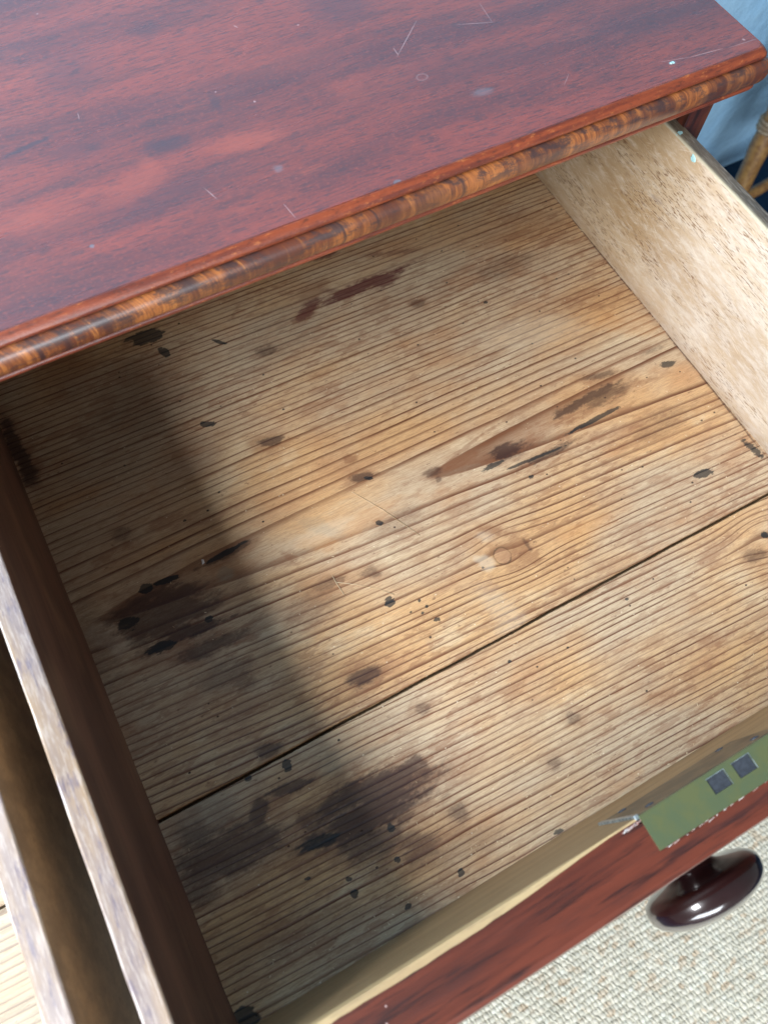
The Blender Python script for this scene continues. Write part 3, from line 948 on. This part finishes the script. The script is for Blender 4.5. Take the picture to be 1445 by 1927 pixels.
def board(name, root, x0, x1, y0, y1, m, jag=None, masks=None, step=.2):
    """floor board as a grid; one long edge can be a little ragged (jag); masks: stain and shade families painted on the grid"""
    nx_, ny_ = int((x1 - x0) / step), int((y1 - y0) / step)
    xs = np.linspace(x0, x1, nx_ + 1)
    ys = np.linspace(y0, y1, ny_ + 1)
    X, Y = np.meshgrid(xs, ys)
    Z = np.zeros(X.shape)
    rs = np.random.default_rng(int(abs(y0 * 13 + x0)) + 1)
    e = (lattice(xs, xs * 0, .12, 1, 5, 5, .7) - .5) * .16 + np.clip(rs.normal(0, .008, nx_ + 1), -.02, .02)
    if jag == 'front':
        Y[0] += e
        Z[0] -= .05
    if jag == 'back':
        Y[-1] += e
        Z[-1] -= .05
    n = (nx_ + 1) * (ny_ + 1)
    V = np.stack([X, Y, Z], -1).reshape(-1, 3)
    I, J = np.meshgrid(np.arange(nx_), np.arange(ny_))
    a = (J * (nx_ + 1) + I).ravel()
    F = np.stack([a, a + 1, a + nx_ + 2, a + nx_ + 1], -1)
    # skirt: a closed slab underneath
    rim = np.concatenate([np.arange(nx_ + 1), (np.arange(1, ny_ + 1) * (nx_ + 1) + nx_), (ny_ * (nx_ + 1) + np.arange(nx_ - 1, -1, -1)), (np.arange(ny_ - 1, 0, -1) * (nx_ + 1))])
    Vb = V[rim].copy()
    Vb[:, 2] = -.8
    k = len(rim)
    r2 = np.roll(np.arange(k), -1)
    Fs = np.stack([rim, n + np.arange(k), n + r2, rim[r2]], -1)
    V = np.concatenate([V, Vb])
    F = np.concatenate([F, Fs])
    me = bpy.data.meshes.new(name)
    me.vertices.add(len(V))
    me.vertices.foreach_set('co', (V * U).ravel())
    me.loops.add(F.size + k)
    me.loops.foreach_set('vertex_index', np.concatenate([F.ravel(), (n + np.arange(k))[::-1]]).astype(np.int32))
    me.polygons.add(len(F) + 1)
    me.polygons.foreach_set('loop_start', np.concatenate([np.arange(0, F.size + 1, 4)]).astype(np.int32))
    me.update(calc_edges=True)
    if masks:
        ch_ = {}
        for i, (key, items) in enumerate(masks.items()):
            small = key == 'K'
            ch_[key] = paint(X, Y, items, 20 + i * 5, {'K': .75, 'D': .85, 'R': 1.2, 'M': 1.1, 'O': .6, 'P': .5, 'G': .35}[key], {'K': .12, 'D': .40, 'R': .35, 'M': .3}.get(key, .5))
        zero = np.zeros(X.shape)
        for an, keys in (('stain_shade_a', 'DKRM'), ('stain_shade_b', 'OPG')):
            at_ = me.attributes.new(an, 'FLOAT_COLOR', 'POINT')
            buf = np.zeros((len(V), 4), np.float32)
            buf[:, 3] = 0 if len(keys) > 3 else 1
            for c_, kk in enumerate(keys):
                buf[:n, c_] = ch_.get(kk, zero).ravel()
            at_.data.foreach_set('color', buf.ravel())
    return link(name, me, root, m)


def front_mesh(x0, x1):
    prof = [(YF, -.9), (YF, HF - .55), (YF - .12, HF - .2), (YF - .42, HF), (YO + .35, HF), (YO + .1, HF - .08), (YO, HF - .35), (YO, -.9)]
    mt = [0, 1, 1, 2, 2, 2, 2, 3]
    n = 90
    rs = np.random.default_rng(4)
    w = rs.normal(0, 1, n + 1)
    w = np.convolve(np.r_[w[:6], w, w[-6:]], np.ones(7) / 7, 'same')[6:-6] * .12
    vs, fs, mi = [], [], []
    for i in range(n + 1):
        x = x0 + (x1 - x0) * i / n
        # the bare rim is worn wide on the left and dies out at the lock
        k = max(0.12, min(.8, (-28.6 - x) / 10.0)) if x < -24 else .12
        for j, (y, z) in enumerate(prof):
            if j == 1:
                z = HF - .55 * k - .03
            if j == 2:
                y, z = YF - .12 * k, HF - .2 * k
            if j == 3:
                y = YF - .42 * k - .05 + w[i] * k
            vs.append((x, y, z))
    k = len(prof)
    for i in range(n):
        for j in range(k):
            q = (j + 1) % k
            fs.append((i * k + j, i * k + q, (i + 1) * k + q, (i + 1) * k + j))
            mi.append(mt[j])
    fs += [tuple(range(k)), tuple(n * k + j for j in reversed(range(k)))]
    mi += [3, 3]
    return mesh('front', vs, fs, mi)


def lock(root, cx):
    x0, x1 = cx - 4.35, cx + 4.3
    zt = HF + .02
    s0, s1 = cx - .62, cx + .40          # first bolt hole
    t0, t1 = cx + .88, cx + 1.92         # second bolt hole
    ya, yb = YF + .02, YF - 1.62
    ha, hb = YF - .22, YF - .95
    # selvage plate with two real square holes
    xs = [x0, s0, s1, t0, t1, x1]
    ys = [yb, hb, ha, ya]
    vs, fs = [], []
    for z in (zt + .05, zt - .12):
        for y in ys:
            for x in xs:
                vs.append((x, y, z))
    nxx, nyy = 6, 4
    hole = lambda i, j: j == 1 and i in (1, 3)
    idx = lambda i, j, l: l * nxx * nyy + j * nxx + i
    for i in range(5):
        for j in range(3):
            if not hole(i, j):
                fs.append((idx(i, j, 0), idx(i + 1, j, 0), idx(i + 1, j + 1, 0), idx(i, j + 1, 0)))
                fs.append((idx(i, j + 1, 1), idx(i + 1, j + 1, 1), idx(i + 1, j, 1), idx(i, j, 1)))
            else:
                q = [(i, j), (i + 1, j), (i + 1, j + 1), (i, j + 1)]
                for a, b in zip(q, q[1:] + q[:1]):
                    fs.append((idx(*a, 0), idx(*b, 0), idx(*b, 1), idx(*a, 1)))
    for i in range(5):
        fs.append((idx(i, 0, 1), idx(i + 1, 0, 1), idx(i + 1, 0, 0), idx(i, 0, 0)))
        fs.append((idx(i, 3, 0), idx(i + 1, 3, 0), idx(i + 1, 3, 1), idx(i, 3, 1)))
    for j in range(3):
        fs.append((idx(0, j, 0), idx(0, j + 1, 0), idx(0, j + 1, 1), idx(0, j, 1)))
        fs.append((idx(5, j, 1), idx(5, j + 1, 1), idx(5, j + 1, 0), idx(5, j, 0)))
    pl = fix(link('lock_plate', mesh('lock_plate', vs, fs), root, M_brass))
    for a, b in ((s0, s1), (t0, t1)):
        m_ = mesh('bolt_hole', [(a, hb, zt - .015), (b, hb, zt - .015), (b, ha, zt - .015), (a, ha, zt - .015)], [(0, 1, 2, 3)])
        m_ = box_mesh('bolt', a + .004, b - .004, hb + .004, ha - .004, zt - .1, zt - .004, .01, n=1)
        fix(link('bolt', m_, pl, M_steel))
        # bright filed edge round two sides of the hole
        m2 = box_mesh('bright_edge', a - .03, b + .03, ha, ha + .035, zt + .02, zt + .058, .008, axis=0, n=1)
        fix(link('filed_edge', m2, pl, M_bright))
        m3 = box_mesh('bright_edge', b, b + .04, hb, ha, zt + .02, zt + .058, .008, n=1)
        fix(link('filed_edge', m3, pl, M_bright))
    rs = np.random.default_rng(12)
    vs, fs = [], []
    for i in range(52):
        x = x0 + .2 + (x1 - x0 - .3) * rs.random() ** .8
        l, w, h = rs.uniform(.02, .20), rs.uniform(.010, .035), rs.uniform(.01, .05)
        y = yb - .03 + rs.normal(0, .025)
        if i < 14:  # white bits at the plate's corner stand in for highlights
            x, y = x0 - rs.uniform(.0, 1.0), YF - .15 - rs.uniform(0, .12)
        o0 = len(vs)
        z = HF + .004
        for (u, v_) in ((-l, -w), (l, -w * .6), (l * .8, w), (-l * .7, w * .8)):
            vs.append((x + u, y + v_ + u * .1, z))
        vs.append((x + l * .2, y, z + h))
        fs += [(o0, o0 + 1, o0 + 4), (o0 + 1, o0 + 2, o0 + 4), (o0 + 2, o0 + 3, o0 + 4), (o0 + 3, o0, o0 + 4)]
    tag(link('filler_and_glints', mesh('filler_and_glints', vs, fs), root, M_filler_glint), kind='stuff')
    # case let into the inner face
    cs = fix(link('lock_case', box_mesh('lock_case', x0 + .02, x1, YF - 1.4, YF + .06, HF - 5.6, zt - .13, .03, axis=0, n=8, wob=.01), root, M_brassdark))
    rim = fix(link('case_rim', box_mesh('case_rim', x0 - .22, x0 + .04, YF - .3, YF + .12, HF - 5.5, zt - .02, .05, n=3), cs, M_bright))
    rs = random.Random(3)
    for (u, v_) in ((.1, .1), (.9, .1), (.1, .92), (.9, .92)):
        sc = lathe('screw', [(.0, -.02), (.24, -.02), (.26, .02), (.2, .06), (.0, .08)], 16, 'y')
        o = link('screw', sc, cs, M_steel, (x0 + .3 + (x1 - x0 - .6) * u, YF + .06, HF - .5 - 4.8 * v_), smooth=True)
        o.rotation_euler = (0, 0, math.pi)
    return pl


def knob(root, x, z):
    prof = [(.0, -.2), (1.55, -.2), (1.58, .10), (1.42, .2), (1.22, .45), (1.14, .85), (1.22, 1.2), (1.55, 1.45), (2.2, 1.6), (2.8, 1.74), (3.15, 1.95), (3.32, 2.22), (3.33, 2.5),
            (3.24, 2.85), (2.95, 3.2), (2.45, 3.48), (1.7, 3.7), (.8, 3.8), (.0, 3.82)]
    # refine by Catmull-Rom
    P = [np.array(p) for p in prof]
    out = []
    for i in range(1, len(P) - 2):
        for t in np.linspace(0, 1, 4, endpoint=False):
            a, b, c, d = P[i - 1], P[i], P[i + 1], P[i + 2]
            out.append(tuple(.5 * ((2 * b) + (-a + c) * t + (2 * a - 5 * b + 4 * c - d) * t ** 2 + (-a + 3 * b - 3 * c + d) * t ** 3)))
    out += [tuple(P[-2]), (.02, P[-1][1])]
    m_ = lathe('knob', [(max(r, .02), h * .96) for r, h in out], 64)
    return fix(link('knob', m_, root, M_knob, (x, YO, z), smooth=True))


def drawer(root, x0, x1, floor_mats, side_mats, masks=(None, None), step=.5):
    """x0, x1 are the inner faces; sides stand outside them"""
    board('floor_board', root, x0 - .5, x1 + .5, .10, YB, floor_mats[0], 'front', masks[0], step)
    board('floor_board', root, x0 - .5, x1 + .5, YF - .3, -.11, floor_mats[1], 'back', masks[1], step)
    fix(link('floor_batten', box_mesh('floor_batten', x0, x1, -1.2, 1.2, -1.3, -.81, .03, axis=0, n=2), root, M_under))
    (la, lb, lt), (ra, rb, rt) = side_mats
    # indices: 0 = left face, 1 = right face, 2 = top
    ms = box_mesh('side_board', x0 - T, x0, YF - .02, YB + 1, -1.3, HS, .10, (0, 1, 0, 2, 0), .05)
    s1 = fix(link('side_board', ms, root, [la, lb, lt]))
    ms = box_mesh('side_board', x1, x1 + T, YF - .02, YB + 1, -1.3, HS, .10, (0, 1, 1, 2, 1), .05)
    s2 = fix(link('side_board', ms, root, [ra, rb, rt]))
    fix(link('back_board', box_mesh('back_board', x0 + .01, x1 - .01, YB, YB + 1, .01, HS - 2, .08, axis=0, n=10), root, M_under))
    fix(link('drawer_front', front_mesh(x0 - T - .12, x1 + T + .12), root, [M_inner, M_rim, M_red, M_red]))
    return s1, s2


rd = empty('drawer', (0, 0, -1.3))
def shift(root, dz):
    for o in root.children:
        o.location.z += dz * U


M_outer = mat_bare('brown_outer_face', (.42, .29, .17), (.30, .21, .13), (.20, .12, .07), .5)
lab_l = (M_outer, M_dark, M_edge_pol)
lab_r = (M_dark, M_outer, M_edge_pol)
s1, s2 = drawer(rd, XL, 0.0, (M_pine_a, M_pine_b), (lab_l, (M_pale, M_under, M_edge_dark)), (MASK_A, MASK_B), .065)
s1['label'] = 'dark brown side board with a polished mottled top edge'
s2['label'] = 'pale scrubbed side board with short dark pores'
lock(rd, -23.75)
kc = at(1322, 1686, 5.5)
knob(rd, kc[0] + .38, 5.2)
shift(rd, 1.3)
tag(rd, 'open right-hand drawer with stained pine floor and green lock plate', 'drawer')
# blue paint flecks stuck to the pale side board
def fleck(parent, p, size, ang, stretch, onx):
    rs = np.random.default_rng(int(abs(p[0] * 100 + p[1] * 10)) % 9999)
    n = 11
    vs = []
    rr = size * rs.uniform(.55, 1.15, n)
    for h, k in ((0, 1), (.035, .75)):
        for i in range(n):
            a = 2 * math.pi * i / n
            u, v_ = rr[i] * k * math.cos(a) * stretch, rr[i] * k * math.sin(a)
            u, v_ = u * math.cos(ang) - v_ * math.sin(ang), u * math.sin(ang) + v_ * math.cos(ang)
            vs.append((p[0] - h, p[1] + u, p[2] + v_) if onx else (p[0] + u, p[1] + v_, p[2] + h))
    fs = [(i, (i + 1) % n, n + (i + 1) % n, n + i) for i in range(n)] + [tuple(range(n, 2 * n)), tuple(range(n))[::-1]]
    return fix(link('paint_fleck', mesh('paint_fleck', vs, fs), parent, M_fleck))


p = at(1278, 251, HS)
fleck(s2, (p[0], p[1], HS - .01), .24, .35, 1.5, False)
p = at_x(1304, 299, 0)
fleck(s2, (0.0, p[1], p[2]), .24, .8, 1.3, True)

ld = empty('drawer', (XB - T - 49.24 / 2, 0, -1.3))
x1l = XB - T
off = XB - T - 49.24 / 2
s3, s4 = drawer(ld, -49.24 / 2, 49.24 / 2, (M_pine_c, M_pine_c), (lab_l, lab_r))
knob(ld, 0, 5.5)
shift(ld, 1.3)
tag(ld, 'neighbouring drawer at the left edge, only its side and brightly lit floor showing', 'drawer')

# ------------------------------------------------------------------ chest of drawers
XM = (XL - T + XB) / 2
c_, s_ = math.cos(-YAW), math.sin(-YAW)
ch = empty('chest_of_drawers', (0, 0, ZFLOOR), YAW)
ZO = -ZFLOOR                                # local z = world z + 70
XR = 3.40                                   # outer face of the chest's right side
XLc = 2 * XM - XR
YC = 22.7
YBK = 75.6


def cbox(name, x0, x1, y0, y1, z0, z1, m, axis=0, bev=.06, n=6, wob=0, parent=None, mats=None):
    return fix(link(name, box_mesh(name, x0, x1, y0, y1, z0 + ZO, z1 + ZO, bev, mats, wob, axis, n), parent or ch, m))


cbox('side_panel', XR - 2.1, XR, YC, YBK - .5, -66, CT_LOW - .02, M_redz, 1)
cbox('side_panel', XLc, XLc + 2.1, YC, YBK - .5, -66, CT_LOW - .02, M_redz, 1)
cbox('back_panel', XLc + 2.12, XR - 2.12, YBK - 1.6, YBK - .5, -66, CT_LOW - .04, M_under)
cbox('upper_rail', XLc + 2.12, XR - 2.12, YC + .1, YC + 6, CT_LOW - 1.6, CT_LOW - .03, M_redz)
cbox('divider', XM - .95, XM + .95, YC + .2, YC + 14, -1.4, CT_LOW - 1.62, M_redz, 1)
cbox('drawer_rail', XLc + 2.12, XR - 2.12, YC + .1, YC + 8, -3.2, -1.42, M_redz)
zt = -3.35
for hgt in (17.0, 19.5, 22.0):
    fr = cbox('closed_drawer_front', XLc + 2.4, XR - 2.4, YC - .1, YC + 2, zt - hgt + .25, zt, M_red, 0)
    for kx in (XLc + 24, XR - 24):
        # seen from the side only; same turned knob as on the open drawers
        m_ = bpy.data.objects['knob'].data
        o = bpy.data.objects.new('knob', m_)
        COL.objects.link(o)
        o.parent = fr
        o.location = Vector((kx, YC - .1, zt - hgt / 2 + ZO)) * U
    zt -= hgt
    cbox('drawer_rail', XLc + 2.12, XR - 2.12, YC + .1, YC + 8, zt - 1.4, zt, M_redz)
    zt -= 1.55
for kx in (XLc + 4, XR - 4):
    for ky in (YC + 4, YBK - 5):
        o = link('bun_foot', lathe('bun_foot', [(.1, 0), (2.2, 0), (3.2, 1.0), (3.3, 2.4), (2.4, 3.6), (2.3, 3.98), (.1, 3.98)], 28, 'z'), ch, M_redz, (kx, ky, 0), smooth=True)
        fix(o)

# the top: a board and a moulded edge that runs round three sides
def outline(o_, rc):
    """front/side path offset outwards by o_, corners rounded by rc; from back right round to back left"""
    xr, xl, yf_ = XTR + o_, (2 * XM - XTR) - o_, CT_Y - o_
    pts = []
    n = 60
    for i in range(8):
        pts.append((xr, YBK + (yf_ + rc - YBK) * i / 8))
    for i in range(9):
        a = -math.pi / 2 * i / 8
        pts.append((xr - rc + rc * math.cos(a), yf_ + rc + rc * math.sin(a)))
    for i in range(1, n):
        pts.append((xr - rc + (xl + rc - xr + rc) * i / n, yf_))
    for i in range(9):
        a = -math.pi / 2 - math.pi / 2 * i / 8
        pts.append((xl + rc + rc * math.cos(a), yf_ + rc + rc * math.sin(a)))
    for i in range(1, 9):
        pts.append((xl, yf_ + rc + (YBK - yf_ - rc) * i / 8))
    return pts


def sweep(name, prof, m, dents=0.0, parent=None):
    rs = np.random.default_rng(9)
    vs, fs = [], []
    k = len(prof)
    N = None
    for j, (o_, z) in enumerate(prof):
        ps = outline(o_, .55)
        N = len(ps)
        for (x, y) in ps:
            vs.append((x, y, z + ZO))
    vs = np.array(vs).reshape(k, N, 3)
    if dents:
        w = rs.normal(0, dents, N)
        vs[:, :, 2] += w[None, :] * .5
        vs[:, :, 1] += (rs.normal(0, dents, (k, N))) * .4
    vs = [tuple(v) for v in vs.reshape(-1, 3)]
    for j in range(k - 1):
        for i in range(N - 1):
            fs.append((j * N + i, j * N + i + 1, (j + 1) * N + i + 1, (j + 1) * N + i))
    # close inner side
    for i in range(N - 1):
        fs.append(((k - 1) * N + i, (k - 1) * N + i + 1, i + 1, i))
    fs.append(tuple(j * N for j in range(k)))
    fs.append(tuple(j * N + N - 1 for j in reversed(range(k))))
    o = link(name, mesh(name, vs, fs), parent or ch, m, smooth=True)
    fix(o)
    return o


# flat board
ps = outline(-.295, .5)
N = len(ps)
vs = [(x, y, CT_TOP + ZO) for x, y in ps] + [(x, y, CT_LOW + .1 + ZO) for x, y in ps]
fs = [tuple(range(N)), tuple(range(2 * N - 1, N - 1, -1))] + [(i, N + i, N + (i + 1) % N, (i + 1) % N) for i in range(N)]
top = link('top_board', mesh('top_board', vs, fs), ch, mat_top())
fix(top)
M_bead, M_ven = mat_bead(), mat_veneer()
Z0 = CT_TOP
sweep('arris_strip', [(-.299, Z0), (-.20, Z0 - .02), (-.02, Z0 - .16), (.14, Z0 - .36), (.17, Z0 - .50), (.12, Z0 - .61), (.05, Z0 - .66), (-.299, Z0 - .66)], M_bead, .02)
bul = []
for i in range(13):
    a = math.pi / 2 - math.pi * i / 12
    bul.append((-.02 + .62 * max(math.cos(a), 0) ** .8, Z0 - 1.49 + .81 * math.sin(a)))
sweep('veneered_edge_moulding', [(-.299, Z0 - .67)] + bul + [(-.299, Z0 - 2.32)], M_ven, .0)
sweep('lower_bead', [(-.299, Z0 - 2.33), (.10, Z0 - 2.33), (.24, Z0 - 2.42), (.27, Z0 - 2.55), (.20, Z0 - 2.70), (.05, Z0 - 2.78), (-.6, Z0 - 2.78)], M_bead, .015)
# paint fleck on the top
p = to_chest(at(1264, 118, CT_TOP))
fleck(ch, (p[0], p[1], CT_TOP + ZO), .13, .2, 1.8, False)
tag(ch, 'antique red mahogany chest of drawers with a rounded veneered top edge', 'chest')

# ------------------------------------------------------------------ rattan chair behind, at the right
M_cane = mat_plain('golden_rattan', (.40, .22, .07), .45, nscale=.9, second=(.24, .115, .04), coat=.3, coat_rough=.3, bump=.03)
M_wrap = mat_plain('pale_cane_binding', (.42, .33, .22), .55, nscale=2, second=(.25, .17, .1), bump=.03)
pa = at_y(1396, 346, 64)
pb = at_y(1446, 240, 66)
dv = (pb - pa)
foot = pa + dv * (ZFLOOR - pa[2]) / dv[2]
head = pa + dv * ((-26 - pa[2]) / dv[2])
foot, head = Vector(foot), Vector(head)
chair = empty('rattan_chair', (foot.x + 20, foot.y - 8, ZFLOOR))
base = Vector((foot.x + 20, foot.y - 8, ZFLOOR))
Lc = lambda v_: tuple(Vector(v_) - base)
lean = head - foot
corners = [Vector((0, 0, 0)), Vector((40, 4, 0)), Vector((38, -36, 0)), Vector((-2, -38, 0))]
corners = [Vector((0, 0, 0)), Vector((44, 2, 0)), Vector((46, -38, 0)), Vector((14, -40, 0))]
tops = []
for i, cdx in enumerate(corners):
    f0 = foot + cdx
    inward = lean if i in (0, 3) else Vector((-lean.x, lean.y, lean.z))
    t0 = f0 + inward
    tops.append(t0)
    n = 14
    pts = [Lc(f0.lerp(t0, j / n)) for j in range(n + 1)]
    rad = [1.75 + (.28 if j % 4 == 2 else 0) for j in range(n + 1)]
    lg = link('leg', tube('leg', pts, rad, 14), chair, M_cane, smooth=True)
    # cane binding
    for fr_ in (.50, .62, .80):
        pts = []
        for j in range(37):
            a = j / 36 * 2 * math.pi * 3
            cpt = f0.lerp(t0, fr_ + .05 * j / 36)
            pts.append(Lc(cpt + Vector((math.cos(a) * 2.0, math.sin(a) * 2.0, 0))))
        link('binding', tube('binding', pts, .38, 6), lg, M_wrap, smooth=True)
for i in range(4):
    a, b = foot + corners[i], foot + corners[(i + 1) % 4]
    ta, tb = tops[i], tops[(i + 1) % 4]
    for h, r, nm in ((.17, 1.1, 'stretcher'), (1.0, 1.5, 'seat_rail')):
        p0, p1 = a.lerp(ta, h), b.lerp(tb, h)
        pts = []
        for j in range(11):
            t = j / 10
            q = p0.lerp(p1, t)
            q.z += (2.2 * math.sin(math.pi * t) if nm == 'stretcher' else 0)
            pts.append(Lc(q))
        link(nm, tube(nm, pts, r, 10), chair, M_cane, smooth=True)
    # decorative loop of cane beside the leg
    p0 = a.lerp(ta, .46)
    dirn = (b - a).normalized()
    for s in (4.6, 3.3, 2.0):
        pts = []
        for j in range(25):
            t = 2 * math.pi * j / 24
            q = p0 + dirn * (7.0 + s * 1.15 * math.cos(t)) + Vector((0, 0, 1.5 + s * 1.3 * math.sin(t)))
            pts.append(Lc(q))
        link('cane_loop', tube('cane_loop', pts, .5, 8), chair, M_wrap, smooth=True)
# seat of closely laid canes
j_ = [[], []]
for i in range(22):
    t = (i + .5) / 22
    a = tops[0].lerp(tops[3], t)
    b = tops[1].lerp(tops[2], t)
    up = Vector((0, 0, .9))
    tube('', [Lc(a + up), Lc(a.lerp(b, .5) + up + Vector((0, 0, -.6))), Lc(b + up)], .8, 6, j_)
o = link('seat', mesh('seat', j_[0], j_[1]), chair, M_cane, smooth=True)
tag(chair, 'golden rattan chair standing by the blue wall, cane bound round its leg', 'chair')

# ------------------------------------------------------------------ crumbs and fibres lying in the drawer
vs, fs = [], []
rs = random.Random(11)
for i in range(420):
    x = rs.uniform(XL + 1, -.5)
    y = rs.uniform(YF + .3, 33)
    if rs.random() < .35:
        y = rs.uniform(YF + .1, YF + 3)
    a = rs.uniform(0, math.pi)
    l, w, h = rs.uniform(.03, .10), rs.uniform(.012, .03), rs.uniform(.01, .04)
    c, s_ = math.cos(a), math.sin(a)
    o0 = len(vs)
    for (u, v_) in ((-l, -w), (l, -w * .6), (l * .8, w), (-l * .7, w * .8)):
        vs.append((x + u * c - v_ * s_, y + u * s_ + v_ * c, .005))
    vs.append((x, y, .005 + h))
    fs += [(o0, o0 + 1, o0 + 4), (o0 + 1, o0 + 2, o0 + 4), (o0 + 2, o0 + 3, o0 + 4), (o0 + 3, o0, o0 + 4)]
M_chip = mat_plain('pale_wood_crumb', (.72, .60, .40), .7, nscale=.8, second=(.45, .30, .15))
o = link('wood_crumbs', mesh('wood_crumbs', vs, fs), None, M_chip)
tag(o, 'tiny pale wood crumbs scattered over the drawer floor', 'debris', kind='stuff')
# a white chip in the shaded part
p = at(382, 1058)
vs = [(p[0] + a, p[1] + b, c) for a, b, c in ((-.10, -.16, .01), (.10, -.10, .01), (.12, .18, .01), (-.02, .22, .01), (-.02, 0, .09))]
o = link('paint_chip', mesh('paint_chip', vs, [(0, 1, 4), (1, 2, 4), (2, 3, 4), (3, 0, 4)]), None, mat_plain('white_paint', (.85, .88, .9), .5))
tag(o, 'tiny white paint chip lying on the shaded left of the drawer floor', 'chip')
# straw-like fibres
for k, (lab, pp) in enumerate((('short forked straw fibre lying left of the round black spot', ((625, 1083), (633, 1098), (648, 1120))),
                               ('long thin straw fibre trailing towards the round black spot', ((634, 1096), (670, 1101), (710, 1108), (742, 1120))),
                               ('thin straw fibre crossing the pale middle of the board', ((662, 926), (720, 960), (790, 1008))),
                               ('curled whitish fibre at the foot of the pale side board', ((1085, 428), (1094, 435), (1102, 434))))):
    q = [at(*w) for w in pp]
    pts = [(w[0], w[1], .03 + .03 * (i % 2)) for i, w in enumerate(q)]
    o = link('straw_fibre', tube('straw_fibre', pts, .016, 5), None, M_chip, smooth=True)
    tag(o, lab, 'fibre', 'stray fibres on the drawer floor')
